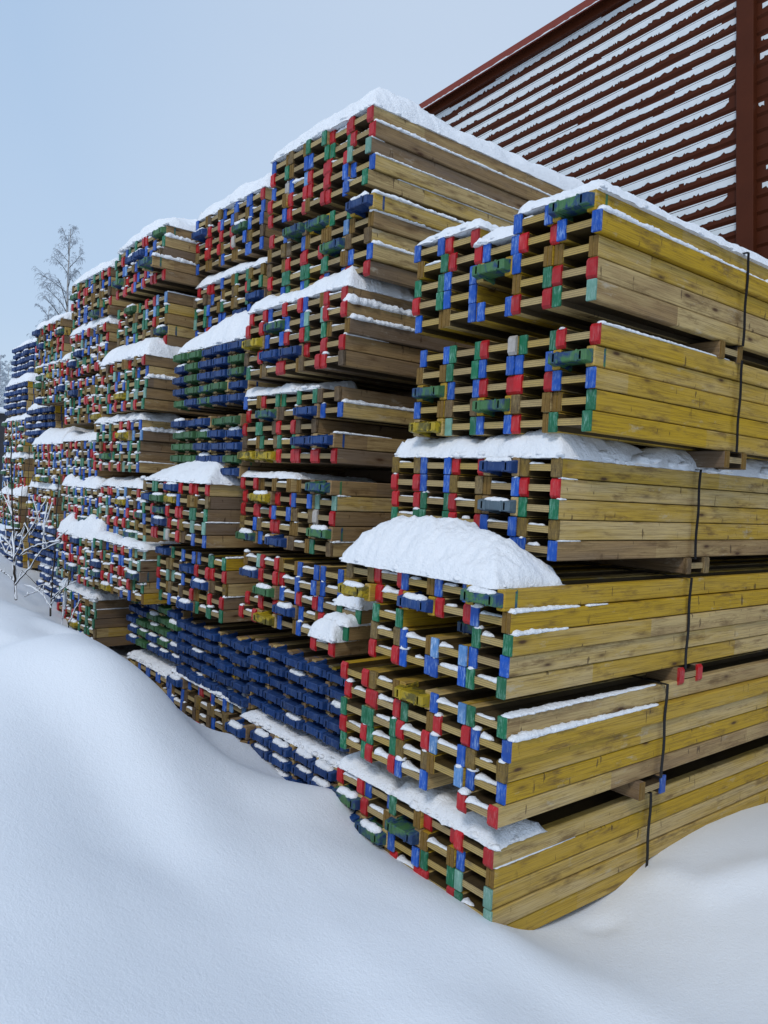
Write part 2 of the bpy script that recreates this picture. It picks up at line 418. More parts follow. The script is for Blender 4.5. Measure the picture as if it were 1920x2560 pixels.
def rand_rows(style, cols, seed):
    r = random.Random(seed); out = []
    for i in range(5):
        row = []
        for j in range(cols):
            if style == 'blue': row.append('B'); continue
            if style == 'bluegreen': row.append('V' if r.random() < .55 else 'B'); continue
            q = r.random()
            if q < .07: row.append(r.choice('BNVNB'))
            elif q < .085: row.append('Y')
            else:
                a = r.choices('rbgwkml', (24, 24, 21, 15, 12, 3, 4))[0]
                b = a if r.random() < .55 else r.choices('rbgwkml', (24, 24, 21, 15, 12, 3, 4))[0]
                row.append(a + b)
        out.append(row)
    return out

COLNAME = dict(r='red', b='blue', l='pale blue', g='green', m='mint', c='worn pale', w='bare', k='dark')
PLNAME = dict(B='navy', N='patchy green', V='green', Y='yellow', S='grey')
ORD = ['first', 'second', 'third', 'fourth', 'fifth', 'sixth', 'seventh', 'eighth', 'ninth']
STK = dict(A='nearest stack', B='second stack', C='third stack', D='fourth stack', E='fifth stack', F='sixth stack', G='farthest stack')

beams = []
for name, bd in BUND.items():
    pat = bd['rows'] or rand_rows(bd['style'], bd['cols'], bd['seed'])
    bd['pat'] = pat
    r = random.Random(hash(name) % 1000 if False else sum(map(ord, name)) * 7)
    bd['pos'] = {}
    jitter = .006 if name[0] == 'A' else .010
    for i, row in enumerate(pat):
        rx = bd['dx'].get(i, r.uniform(-.004, .004))
        for j, code in enumerate(row):
            if code == '..': continue
            code = code.replace('.', 'k')
            if len(code) == 2 and any(c in 'BNVYS' for c in code): code = [c for c in code if c in 'BNVYS'][0]
            plastic = code in 'BNVYS'
            x = bd['x'] + rx - BW / 2 - (len(row) - 1 - j) * COLP
            y = bd['y'] + r.gauss(0, jitter) + bd['dy'].get((i, j), 0)
            if plastic: y += -.012 if name[0] in 'AB' else 0.0
            z = bd['z'] - (i + 1) * ROW
            tone = min(1, max(0, bd['tone'] + r.gauss(0, .22)))
            if name == 'B1' and i == 2 and j == 4: tone = .9
            bd['pos'][i, j] = (x, y, z)
            beams.append(dict(b=name, i=i, j=j, code=code, plastic=plastic, p=(x, y, z), tone=tone, n=len(row), d=math.sqrt(x * x + y * y + z * z)))
for i, code, ddx, ddy in ((2, 'gg', .205, -.03), (3, 'gg', .19, -.09), (4, 'rr', .15, -.14)):
    bd = BUND['B6']; x, y, z = bd['x'] - BW / 2 + ddx, bd['y'] + ddy, bd['z'] - (i + 1) * ROW
    beams.append(dict(b='B6', i=i, j=5, code=code, plastic=False, p=(x, y, z), tone=.8, n=6, d=math.sqrt(x * x + y * y + z * z)))
beams.sort(key=lambda q: q['d'])

stuff = MB()
for idx, q in enumerate(beams):
    code, p, tone = q['code'], q['p'], q['tone']
    if idx < 300:
        stack = STK[q['b'][0]]
        lev = int(q['b'][1:]) - 1
        pos = {0: 'leftmost', q['n'] - 1: 'rightmost', 1: 'second from left', q['n'] - 2: 'second from right', 2: 'middle'}
        col = 'leftmost' if q['j'] == 0 else 'rightmost' if q['j'] == q['n'] - 1 else ORD[q['j']] + ' from left'
        row = 'top row' if q['i'] == 0 else ORD[q['i']] + ' row'
        bl = 'top bundle' if lev == 0 else ORD[lev] + ' bundle down'
        if q['plastic']: cap = PLNAME[code] + ' plastic ended beam'
        elif code[0] == code[1]: cap = COLNAME[code[0]] + ' ended beam'
        else: cap = COLNAME[code[0]] + ' and ' + COLNAME[code[1]] + ' ended beam'
        if q['b'] == 'B6' and q['j'] == 5: col = 'loosely sticking out'
        e = empty('timber_girder', p)
        tag(e, f'{cap}, {col}, {row}, {bl}, {stack}', 'beam', 'formwork beams stacked in bundles', 'thing')
        for s in (-1, 1):
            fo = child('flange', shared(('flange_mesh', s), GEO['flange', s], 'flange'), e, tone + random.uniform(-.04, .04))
            if not q['plastic']:
                k = code[0] if s < 0 else code[1]
                child('end_cap', shared(('cap_mesh', k, s), GEO[k, s], k), fo, tone)
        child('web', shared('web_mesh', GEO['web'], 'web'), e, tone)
        if q['plastic']:
            child('end_shoe', shared(('shoe_mesh', code), GEO['plastic'], code), e, tone)
    else:
        for s in (-1, 1):
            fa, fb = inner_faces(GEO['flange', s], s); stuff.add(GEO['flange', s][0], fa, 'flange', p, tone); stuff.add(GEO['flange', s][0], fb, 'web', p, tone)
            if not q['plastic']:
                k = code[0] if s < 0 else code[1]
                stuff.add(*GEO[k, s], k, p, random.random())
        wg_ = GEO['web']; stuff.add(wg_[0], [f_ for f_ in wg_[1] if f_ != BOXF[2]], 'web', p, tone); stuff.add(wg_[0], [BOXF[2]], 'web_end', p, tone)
        if q['plastic']: stuff.add(*GEO['plastic'], code, p, random.random())
so = stuff.build('timber_girders')
tag(so, 'long row of farther bundled beams with red, blue and green ends under snow', 'beams', kind='stuff')

# ------------------------------------------------------------------ snow lying on the bundles
dust = MB()
def nz(x, y, z=0.0): return noise.noise(Vector((x, y, z)))

def snow_tube(p0, p1, w, h, seed, step=.011, ring=9, droop=0.0, mb=None, prof=None):
    p0, p1 = Vector(p0), Vector(p1); d = p1 - p0; L = d.length
    if L < .005: return
    d /= L; side = d.cross(Vector((0, 0, 1))).normalized()
    n = max(3, int(L / step)); vs = []; fs = []
    for i in range(n + 1):
        t = i / n; c = p0 + d * (t * L)
        end = min(1.0, min(t, 1 - t) * L / max(w, .01)); end = math.sqrt(max(.02, end * (2 - end)))
        k = .95 + .28 * nz(t * L * 11, seed, 1.3) + .12 * nz(t * L * 34, seed, 4.1)
        k = max(.3, k) * end * (prof(t) if prof else 1)
        c = c - Vector((0, 0, droop * math.sin(math.pi * t)))
        for a in range(ring):
            an = math.pi * 2 * a / ring
            jr = 1 + .34 * nz(t * L * 40, math.cos(an) * 1.6 + seed, math.sin(an) * 1.6) + .18 * nz(t * L * 95, math.cos(an) * 3 + seed, math.sin(an) * 3)
            cz = math.sin(an)
            vs.append(tuple(c + side * (math.cos(an) * w * k * jr) + Vector((0, 0, (cz * h if cz > 0 else cz * h * .25) * k * jr))))
    for i in range(n):
        for a in range(ring):
            b = (a + 1) % ring
            fs.append((i * ring + a, i * ring + b, (i + 1) * ring + b, (i + 1) * ring + a))
    fs.append(tuple(reversed(range(ring)))); fs.append(tuple(range(n * ring, (n + 1) * ring)))
    (mb or dust).add(vs, fs, 'snow', smooth=True)

def snow_clump(c, r, seed, sx=1, sy=1, sz=.8, mb=None, seg=10, rings=7):
    c = Vector(c); vs = []; fs = []
    for i in range(rings + 1):
        th = math.pi * i / rings
        for a in range(seg):
            an = 2 * math.pi * a / seg
            d = Vector((math.sin(th) * math.cos(an), math.sin(th) * math.sin(an), math.cos(th)))
            k = r * (1 + .38 * nz(d.x * 1.6 + seed, d.y * 1.6, d.z * 1.6) + .12 * nz(d.x * 5 + seed, d.y * 5, d.z * 5))
            z = d.z * sz * k
            if z < 0: z *= .35
            vs.append(tuple(c + Vector((d.x * k * sx, d.y * k * sy, z))))
    for i in range(rings):
        for a in range(seg):
            b = (a + 1) % seg
            fs.append((i * seg + a, (i + 1) * seg + a, (i + 1) * seg + b, i * seg + b))
    (mb or dust).add(vs, fs, 'snow', smooth=True)

rs = random.Random(99)
for q in beams:
    bd = BUND[q['b']]; x, y, z = q['p']; near = q['d'] < 6.5
    sd = rs.random() * 100
    if q['d'] > 13: pass
    if q['plastic']:
        if rs.random() < bd['snowy'] and (q['i'] > 0 or True):
            snow_tube((x - .07, y - .012, z + FH / 2 + .022), (x + .07, y - .014, z + FH / 2 + .022), .026, .016 + .012 * rs.random(), sd, droop=.002)
        continue
    if rs.random() < bd['snowy']:
        hh = rs.uniform(.007, .017) * (1.2 if bd['snowy'] > .7 else 1)
        x0, x1 = x - BW / 2 + FT - .004, x + BW / 2 - FT + .004
        hh *= rs.uniform(.6, 1.25)
        if rs.random() < .45: x1 -= rs.uniform(.01, .07)
        if rs.random() < .15: x0 += rs.uniform(.01, .05)
        ym = y + rs.uniform(.012, .022)
        zt = z + FH / 2 + .0145
        lh = rs.random() < .72; kk = rs.uniform(.6, 1.9)
        snow_tube((x0, ym, zt), (x1, ym + rs.uniform(-.004, .008), zt), .017 + hh * .3, hh, sd, droop=0, prof=(lambda t, kk=kk: .65 + kk * math.exp(-t * 5.5)) if lh else (lambda t, kk=kk: .75 + .5 * kk * math.exp(-(1 - t) * 7)))
        if lh and rs.random() < bd['snowy'] * .45:
            snow_clump((x - BW / 2 + FT * .6, y + .008, z + FH), rs.uniform(.015, .023), sd + 3, 1.2, 1.1, .75)
    for s in (-1, 1):
        far = q['b'][0] in 'DEFG'
        if rs.random() < bd['snowy'] * (.38 if far else .22):
            snow_clump((x + s * (BW / 2 - FT / 2), y + .006, z + FH - (.012 if far else 0)), rs.uniform(.012, .026) if far else rs.uniform(.010, .017), sd + s * 3, 1.15, 1.2, .7)

def ledge(bname, i, y0, y1, w=.02, h=.022):
    bd = BUND[bname]; j = max(k[1] for k in bd['pos'] if k[0] == i)
    x, y, z = bd['pos'][i, j]
    xe = x + BW / 2 - w * .55
    snow_tube((xe, y + y0, z + FH + .001), (xe, y + y1, z + FH + .001), w * .85, h * .72, rs.random() * 90, step=.008, prof=lambda t: 1.25 - .75 * t)
ledge('A1', 1, .0, 1.27, .022, .026); ledge('A1', 1, 1.29, 2.4, .02, .02)
ledge('A2', 0, .0, .98, .016, .014)
ledge('A4', 1, .0, .42, .02, .02); ledge('A4', 1, .45, .6, .012, .008); ledge('A4', 2, .0, .34, .024, .022)
ledge('A5', 0, .0, 1.0, .03, .012); ledge('A5', 1, .0, .98, .022, .024)
ledge('A3', 1, 0, .12, .012, .01); ledge('A3', 2, 0, .06, .012, .012); ledge('A3', 4, 0, .16, .01, .008)
ledge('A6', 1, .0, .5, .01, .008)
ledge('B1', 1, 0, 2.6, .018, .02); ledge('B1', 3, 0, 2.2, .014, .012); ledge('B1', 2, 0, .1, .014, .012); ledge('B1', 4, .2, 2.4, .008, .006)
ledge('B2', 0, 0, 1.6, .024, .024); ledge('B2', 1, -.01, 1.5, .03, .03); ledge('B2', 3, 0, 1.0, .018, .02)
ledge('B3', 1, 0, 1.4, .034, .045); ledge('B3', 2, 0, 1.2, .03, .032); ledge('B3', 3, 0, .3, .014, .014)
ledge('B4', 1, 0, 1.2, .022, .022); ledge('B4', 3, 0, .4, .015, .012); ledge('B5', 1, 0, .1, .015, .014); ledge('B5', 4, .0, .5, .02, .016)
ledge('C5', 3, 0, .5, .014, .012); ledge('C6', 0, 0, .9, .014, .012); ledge('C6', 3, 0, .4, .014, .014)
ledge('D1', 1, 0, 1.5, .03, .04); ledge('D1', 3, 0, .9, .03, .04); ledge('D2', 0, 0, .9, .012, .01)
ledge('D3', 2, 0, 1.0, .028, .035); ledge('D4', 0, 0, 1.2, .024, .026); ledge('D4', 1, 0, 1.2, .03, .04); ledge('D4', 4, 0, .3, .016, .016)
ledge('D7', 1, 0, .8, .014, .012); ledge('D9', 1, 0, .7, .012, .01)

def heap(label, x0, x1, y0, y1, z, H, seed, edge=.09, power=2.2, res=.02, front=.01, lump=.25, shape=None, group=None, name='snow_cap', rough=.010):
    """a bank of snow with rounded broken edges, closed underneath"""
    x0 -= front; x1 += front * .6; y0 -= front
    nx = max(8, int((x1 - x0) / res))
    ys = [y0]
    while ys[-1] < y1:
        ys.append(ys[-1] + res * (1 if ys[-1] < y0 + .5 else 2.2 if ys[-1] < y0 + 1.2 else 4))
    ys[-1] = y1; ny = len(ys)
    top = []; bot = []
    for b, y in enumerate(ys):
        for a in range(nx + 1):
            x = x0 + (x1 - x0) * a / nx
            d = min(x - x0, x1 - x, y - y0, max(0, y1 - y - .22 * min(.5, y1 - y0) * (.5 + nz(x * 7, seed, .7) + .5 * nz(x * 19, seed, .2)))) if 0 < b < ny - 1 else 0
            ex = .020 * nz(x * 9, y * 9, seed) + .010 * nz(x * 28, y * 28, seed + 5)
            t = min(1, max(0, (d + ex * min(1, d / .02) + 0.0) / edge))
            prof = math.sin(t * math.pi / 2) ** (1.55 / power)
            k = 1 + lump * (nz(x * 2.3, y * 2.3, seed) * 1.0 + .55 * nz(x * 6, y * 6, seed + 9))
            if shape: k *= shape(x, y)
            h = H * prof * max(.0, k)
            h += rough * nz(x * 42, y * 42, seed) * min(1, t * 3) + rough * .5 * nz(x * 90, y * 90, seed) * min(1, t * 3)
            wob = .011 * nz(x * 17, y * 17, seed + 3) + .005 * nz(x * 60, y * 60, seed + 3)
            xx, yy = x, y
            if b == 0: yy += wob
            if a == 0: xx += wob
            if a == nx: xx += wob
            top.append((xx, yy, z + max(0.0005, h) - (0 if d > 1e-6 else .004 + .01 * abs(wob) / .016)))
            bot.append((xx, yy, z - .006))
    for k in range(int((x1 - x0) / .035 * (1.0 if H > .03 else .4))):
        xx = x0 + (x1 - x0) * rs.random(); kk = abs(nz(xx * 5, seed, 2.2)) * 2 + .25
        snow_clump((xx, y0 + rs.uniform(.006, .022), z + rs.uniform(-.004, .010)), rs.uniform(.008, .022) * min(1.2, kk + .4), seed + k * 1.7, 1.3, .9, .8, seg=8, rings=6)
    for k in range(int(min(1.0, y1 - y0) / .07)):
        snow_clump((x1 - rs.uniform(.004, .018), y0 + min(1.0, y1 - y0) * rs.random(), z + rs.uniform(-.002, .006)), rs.uniform(.006, .015), seed + k * 2.3, .9, 1.3, .8, seg=8, rings=6)
    W = nx + 1; fs = []
    for b in range(ny - 1):
        for a in range(nx):
            fs.append((b * W + a, b * W + a + 1, (b + 1) * W + a + 1, (b + 1) * W + a))
    mb = MB(); mb.add(top, fs, 'snow', smooth=True)
    mb.add(bot, [tuple(reversed(f)) for f in fs], 'snow')
    o = mb.build(name); tag(o, label, 'snow', group or 'snow caps on the beam bundles')
    return o

def bx(name, c0=0, c1=None, row=0):
    bd = BUND[name]; n = bd['cols']; c1 = n - 1 if c1 is None else c1
    xs = [bd['x'] - BW - (n - 1 - c) * COLP for c in (c0, c1)]
    return xs[0], xs[1] + BW, bd['y'], bd['z'] - row * ROW + .0

def cap(name, label, H, seed, depth=None, c0=0, c1=None, row=0, **k):
    x0, x1, y, z = bx(name, c0, c1, row)
    rs_ = k.pop('res', .016 if name[0] in 'AB' else .024)
    return heap(label, x0, x1, y + k.pop('dyf', 0), y + (depth or LEN - .2), z, H, seed, res=rs_, **k)

def bell(cx, w, lo=.25):
    return lambda x, y: lo + (1 - lo) * math.exp(-((x - cx) / w) ** 2)
x = BUND['A1']['x']
cap('A1', 'thin snow cap over the right top corner of the nearest stack', .055, 1, c0=3, edge=.07)
cap('A1', 'low snow cap on the left half of the nearest stack top', .045, 2, c0=0, c1=1, edge=.06, depth=2.5)
cap('A1', 'small snow pocket where a top beam is missing, nearest stack', .06, 3, c0=2, c1=2, row=1, edge=.05, depth=1.2)
cap('A3', 'broken snow layer between second and third bundles of nearest stack', .098, 4, edge=.10, lump=.45, depth=2.6)
x0, x1, y, z = bx('A4')
heap('large smooth snow mound on the fourth bundle of the nearest stack', x0, x1 - .05, y - .03, y + .37, z, .215, 5, edge=.23, power=2.4, res=.010, lump=.18, rough=.011,
     shape=lambda X, Y: (.72 + .40 * math.exp(-((X - (x0 + .38)) / .34) ** 2)) * min(1, max(.05, 1.2 - max(0, (X - (x1 - .22)) / .22) * (.15 + max(0, Y - y) * 1.6))))
x0a, x1a, ya, za = bx('A6')
cap('A6', 'wavy snow ridge along the lowest bundle of the nearest stack', .055, 6, c0=2, depth=.30, edge=.07, lump=.5)
cap('A6', 'rounded snow patch at the left end of the lowest nearest bundle', .05, 7, c0=0, c1=1, depth=.5, edge=.08, lump=.5)
cap('B1', 'thick long snow cap on the tallest stack beside the red building', .165, 8, edge=.17, lump=.40)
cap('C1', 'snow cap stepping down left of the tallest stack top', .16, 9, edge=.16, lump=.4)
cap('B3', 'lumpy snow bank on the third bundle of the second stack', .12, 10, depth=.55, edge=.13, lump=.35)
cap('C2', 'small wavy snow bank on a bundle left of the second stack', .075, 11, depth=.4, edge=.08, lump=.5)
x0, x1, y, z = bx('C3')
heap('domed snow mound on the navy and green ended bundle', x0, x1, y, y + .30, z, .24, 12, edge=.20, power=2.2, res=.016, lump=.12, shape=bell(x1 - .30, .6, .4))
cap('B4', 'small snow humps along the fourth bundle of the second stack', .07, 13, depth=.35, c0=0, c1=3, edge=.06, lump=.8)
cap('B5', 'grey shaded snow sheet on the fifth bundle of the second stack', .03, 14, depth=.6, c0=0, c1=2, edge=.05, lump=.6)
x0, x1, y, z = bx('C5')
heap('large smooth snow dome on the protruding bundle in the middle', x0, x1 + .01, y - .01, y + .75, z, .215, 15, edge=.34, power=1.9, res=.016, lump=.08, shape=bell(x0 + .60, .62, .2), rough=.007)
cap('B8', 'thin snow along the lowest navy ended bundle', .04, 16, depth=.5, edge=.06, lump=.6)
cap('C8', 'snow sheet on the dark low bundle beside the drift', .05, 17, depth=.6, edge=.07, lump=.5)
cap('D1', 'rounded snow cap on top of the fourth stack', .15, 20, edge=.17, lump=.4)
cap('E1', 'rounded snow cap on top of the fifth stack', .14, 21, edge=.17, lump=.4)
cap('F1', 'rounded snow cap on top of the sixth stack', .14, 22, edge=.17, lump=.4)
cap('G1', 'rounded snow cap on the farthest stack of navy beam ends', .09, 23, edge=.13)
cap('D3', 'puffy snow mound on the third bundle of the fourth stack', .16, 24, depth=.6, edge=.16, lump=.35)
cap('D10', 'flat snow sheet on the half buried bundle behind the drift', .05, 25, edge=.10, depth=1.2)
cap('D4', 'lumpy snow on the fourth bundle of the fourth stack', .05, 26, depth=.4, edge=.06, lump=.9)
cap('D5', 'row of small snow humps on the middle bundle, fourth stack', .06, 27, depth=.4, edge=.06, lump=.9)
cap('D7', 'lumpy snow on the lower bundle of the fourth stack', .05, 28, depth=.4, edge=.06, lump=.8)
cap('D9', 'thick snow on the lowest bundle above the drift', .07, 29, depth=.5, edge=.08, lump=.6)
cap('E2', 'long snow bank on the second bundle of the fifth stack', .10, 30, depth=.5, edge=.1, lump=.4)
cap('F2', 'snow bank on the second bundle of the sixth stack', .08, 31, depth=.5, edge=.1, lump=.5)
cap('E4', 'snow on the fourth bundle of the fifth stack', .10, 32, depth=.5, edge=.1, lump=.4)
cap('F4', 'wide snow mound on the fourth bundle of the sixth stack', .17, 33, depth=.7, edge=.2, lump=.25)
cap('E5', 'heaped snow humps on the fifth bundle of the fifth stack', .08, 34, depth=.4, edge=.07, lump=.9)
cap('E7', 'tall broken snow heap on the lower bundle, fifth stack', .17, 35, depth=.45, edge=.12, lump=.6)
cap('F3', 'snow cap on the navy ended bundle of the sixth stack', .10, 36, depth=.6, edge=.1)
cap('G2', 'snow mound on the second navy bundle, farthest stack', .14, 37, depth=.6, edge=.14, lump=.4)
cap('G3', 'ragged snow on the third bundle, farthest stack', .08, 38, depth=.4, edge=.08, lump=.6)
cap('G4', 'wide snow mound on the fourth bundle, farthest stack', .17, 39, depth=.7, edge=.2)
cap('F5', 'bumpy snow on the fifth bundle of the sixth stack', .12, 40, depth=.5, edge=.09, lump=.7)
cap('F7', 'snow bank on the lowest navy bundle of the sixth stack', .10, 41, depth=.5, edge=.1)
cap('G5', 'snow mound behind the saplings on the farthest stack', .14, 42, depth=.6, edge=.16)

# the loose beams sticking out at the end of the sixth bundle of the second stack carry small heaps
for i, ddx, ddy, hgt in ((2, .205, -.03, .055), (3, .19, -.09, .04), (4, .15, -.14, .075)):
    bd = BUND['B6']; x, y, z = bd['x'] - BW / 2 + ddx, bd['y'] + ddy, bd['z'] - (i + 1) * ROW
    heap(('snow heap on the loose green ended beam between the near stacks', 'smaller saddle of snow on the second loose green ended beam', 'plump snow heap on the loose red ended beam')[i - 2],
         x - BW / 2, x + BW / 2, y - .01, y + .16, z + FH, hgt, 60 + i, edge=.06, res=.011, lump=.45)

# clumps of snow squeezed out between the bundles
for k in range(26):
    yy = 2.55 + k * .075 + rs.uniform(-.02, .02)
    bd = BUND['A3']
    snow_clump((bd['x'] - .03 + rs.uniform(-.05, .03), yy, bd['z'] + rs.uniform(.0, .02)), rs.uniform(.02, .055), k * 3.1, 1, 1.3, rs.uniform(.5, .9), seg=14, rings=9)
# ------------------------------------------------------------------ straps and spacer beams
def strap(name, px, py, label, n):
    bd = BUND[name]; p = at_x(px, py, bd['x']); y = p.y
    x1 = bd['x'] + .023; x0 = bd['x'] - bd['cols'] * COLP - .004
    zt = bd['z'] + .003; zb = bd['z'] - len(bd['pat']) * ROW - .003; w = .019; t = .0025
    mb = MB()
    r = random.Random(n)
    zs = [zb + (zt - zb) * k / 10 for k in range(11)]
    ys = [y + .004 * math.sin(k * 1.1 + n) for k in range(11)]
    vs = []; fs = []
    for z, yy in zip(zs, ys):
        vs += [(x1, yy - w / 2, z), (x1 + t, yy - w / 2, z), (x1 + t, yy + w / 2, z), (x1, yy + w / 2, z)]
    for k in range(10):
        for a in range(4):
            b = (a + 1) % 4
            fs.append((k * 4 + a, k * 4 + b, (k + 1) * 4 + b, (k + 1) * 4 + a))
    mb.add(vs, fs, 'strap')
    mb.add(*box(x0, x1 + t, ys[-1] - w / 2, ys[-1] + w / 2, zt, zt + t), 'strap')
    mb.add(*box(x0, x1 + t, ys[0] - w / 2, ys[0] + w / 2, zb - t, zb), 'strap')
    tag(mb.build('strap'), label, 'strap', 'black straps around the bundles')
    return y
ORDB = ['top', 'second', 'third', 'fourth', 'fifth', 'lowest']
SY = []
for k, (nm, px, py) in enumerate((('A1', 1850, 775), ('A2', 1835, 1020), ('A3', 1732, 1290), ('A4', 1709, 1550), ('A5', 1648, 1830), ('A6', 1610, 2070))):
    SY.append(strap(nm, px, py, f'black strap around the {ORDB[k]} bundle of the nearest stack', k))

def spacer(upper, y, code, label, gap, protr=.004, cols=5):
    """a short beam lying across between two bundles, end grain facing right"""
    bd = BUND[upper]
    z = bd['z'] - len(bd['pat']) * ROW - .0795
    e = empty('spacer_block', (bd['x'] + protr, y, z)); e.rotation_euler = (0, 0, rad(90))
    tag(e, label, 'spacer beam', 'spacer beams between the bundles', 'thing')
    for s in (-1, 1):
        fo = child('flange', shared(('flange_mesh_short', s), flange_geo(s, 1.15), 'flange'), e, .95)
        k = code[0] if s > 0 else code[-1]; child('end_cap', shared(('cap_mesh', k, s), GEO[k, s], k), fo, .6)
    child('web', shared('web_mesh_short', web_geo(1.15), 'web'), e, .75)
spacer('A1', SY[0] - .06, 'w', 'brown spacer beam under the top bundle of the nearest stack', .08)
spacer('A2', SY[1] + .04, 'w', 'brown spacer beam resting on snow under the second nearest bundle', .08)
spacer('A3', SY[2] + .06, 'k', 'brown spacer beam under the third bundle of the nearest stack', .08)
spacer('A4', SY[3] + .05, 'r', 'red ended spacer beam under the fourth nearest bundle', .08, .02)
spacer('A5', SY[4] - .06, 'bw', 'blue ended spacer beam under the fifth nearest bundle', .08, .02)
for k, nm in enumerate(('B1', 'B2', 'B3', 'B4', 'B5', 'B6')):
    spacer(nm, 3.25, 'k', f'dark spacer beam in shade under the {ORDB[k] if k < 5 else "sixth"} bundle of the second stack', .08, -.02)

# ------------------------------------------------------------------ snow covered ground
pts = []
def cp(x, y, z): pts.append((x, y, z))
for px, py in ((1240, 2322), (1150, 2258), (1090, 2222), (1010, 2165), (960, 2125), (900, 2075), (862, 2020), (845, 1965)):
    p = at_y(px, py, 2.17); cp(*p)
for px, py in ((825, 2008), (760, 1978), (690, 1922), (640, 1872), (603, 1832), (560, 1882), (480, 1812)):
    p = at_y(px, py, 2.27); cp(*p)
for px, py in ((1300, 2335), (1350, 2334), (1450, 2298), (1550, 2232), (1650, 2142), (1720, 2097), (1800, 2052), (1920, 2005)):
    p = at_x(px, py, BUND['A6']['x'] + .02); cp(*p)
CR = [((0, 1500), 1.35), ((87, 1532), 1.4), ((220, 1598), 1.45), ((278, 1628), 1.45), ((347, 1680), 1.5), ((405, 1722), 1.55), ((440, 1768), 1.6), ((480, 1827), 1.75), ((520, 1862), 1.9)]
for (px, py), y in CR: cp(*at_y(px, py, y))
for q in ((-5.2, 2.15, -1.50), (-5.9, 2.2, -1.48), (-6.7, 2.15, -1.42), (-7.6, 2.15, -1.28), (-8.6, 2.1, -1.15), (-10.5, 2.1, -1.05), (-13, 2, -1.0),
          (-2.4, 3.2, -1.86), (-3.5, 3.2, -1.90), (-4.6, 3.2, -1.9), (-5.8, 3.2, -1.85), (-7, 3.2, -1.7), (-9, 3.2, -1.5), (-12, 4, -1.4),
          (-2.4, 5, -1.8), (-5, 5, -1.8), (-8, 6, -1.6), (-2, 7, -1.7), (-1, 6, -1.6), (0, 7, -1.5),
          (0, 0, -1.50), (-.9, .2, -1.47), (.8, .6, -1.5), (-.3, 1.3, -1.58), (-1.1, 1.5, -1.64), (-1.3, 2.2, -1.72), (-.8, 2.6, -1.66), (-.9, 3.4, -1.58), (-1.35, 3.1, -1.67), (-1.5, 3.6, -1.59), (-.6, 4.5, -1.5), (-1.3, 4.5, -1.58), (.5, 3.0, -1.5), (1.5, 1.5, -1.45), (1.5, 5, -1.4),
          (-1.6, .5, -1.40), (-1.7, 1.2, -1.56), (-2.3, 1.35, -1.47), (-2.2, .55, -1.28), (-2.9, .5, -1.10), (-3.0, 1.15, -1.20), (-2.6, 1.75, -1.47), (-3.3, 1.85, -1.375), (-2.2, 1.9, -1.57), (-3.7, .6, -.98), (-4.4, .6, -.93), (-5.2, .7, -.92), (-6.2, .7, -.93), (-7.5, .8, -.95), (-9, .8, -.9), (-12, .5, -.9),
          (-4, -.6, -.98), (-6, -.8, -.9), (-2.4, -.6, -1.25), (-1, -1, -1.42), (1, -1, -1.45), (-8, -1.5, -.9), (0, -3, -1.4), (-5, -3.5, -1.0), (3, -3, -1.4), (-12, -3.5, -.9), (4, 4, -1.4)):
    cp(*q)
PT = np.array(pts)
def tps(r): return np.where(r > 1e-9, r * r * np.log(r + 1e-12), 0)
D = np.linalg.norm(PT[:, None, :2] - PT[None, :, :2], axis=2)
n = len(PT); K = tps(D) + np.eye(n) * 0.012
A = np.zeros((n + 3, n + 3)); A[:n, :n] = K; A[:n, n] = 1; A[:n, n + 1:] = PT[:, :2]; A[n, :n] = 1; A[n + 1:, :n] = PT[:, :2].T
sol = np.linalg.solve(A, np.concatenate([PT[:, 2], np.zeros(3)]))
def axis(lo, hi, fine0, fine1, step):
    a = list(np.arange(fine0, fine1 + 1e-6, step)); s = step
    v = fine1
    while v < hi: s *= 1.22; v += s; a.append(v)
    v = fine0; s = step; pre = []
    while v > lo: s *= 1.22; v -= s; pre.append(v)
    return np.array(pre[::-1] + a)
gx = axis(-260, 120, -9.5, 0.2, .034); gy = axis(-60, 320, -.2, 3.2, .034)
XX, YY = np.meshgrid(gx, gy); q = np.stack([XX.ravel(), YY.ravel()], 1)
zz = np.empty(len(q))
for i in range(0, len(q), 4000):
    c = q[i:i + 4000]; r = np.linalg.norm(c[:, None, :] - PT[None, :, :2], axis=2)
    zz[i:i + 4000] = tps(r) @ sol[:n] + sol[n] + c @ sol[n + 1:]
cxm, cym = -4.0, 1.5
dd = np.sqrt(((q[:, 0] - cxm) / 9.0) ** 2 + ((q[:, 1] - cym) / 5.0) ** 2)
wgt = np.clip((dd - .8) / .5, 0, 1); wgt = wgt * wgt * (3 - 2 * wgt)
zz = zz * (1 - wgt) + (-1.4) * wgt
for i in range(len(q)):
    if dd[i] < 1.6:
        x, y = q[i]
        zz[i] += .020 * nz(x * .9, y * .9, 3.3) + .007 * nz(x * 3.1, y * 3.1, 8.0) + .0022 * nz(x * 9, y * 9, 2.0)
    else:
        zz[i] += .25 * nz(q[i][0] * .05, q[i][1] * .05, 1.0)
def line_px(px, z0, z1):
    out = []
    for i, (a, b) in enumerate(px):
        z_ = z0 + (z1 - z0) * i / (len(px) - 1); r_ = ray(a, b); out.append((r_ * (z_ / r_[2]))[:2])
    return np.array(out)
def seg_dist(P_, L_):
    best = np.full(len(P_), 1e9)
    for a, b in zip(L_[:-1], L_[1:]):
        ab = b - a; t = np.clip(((P_ - a) @ ab) / (ab @ ab), 0, 1)
        best = np.minimum(best, np.linalg.norm(P_ - (a + t[:, None] * ab), axis=1))
    return best
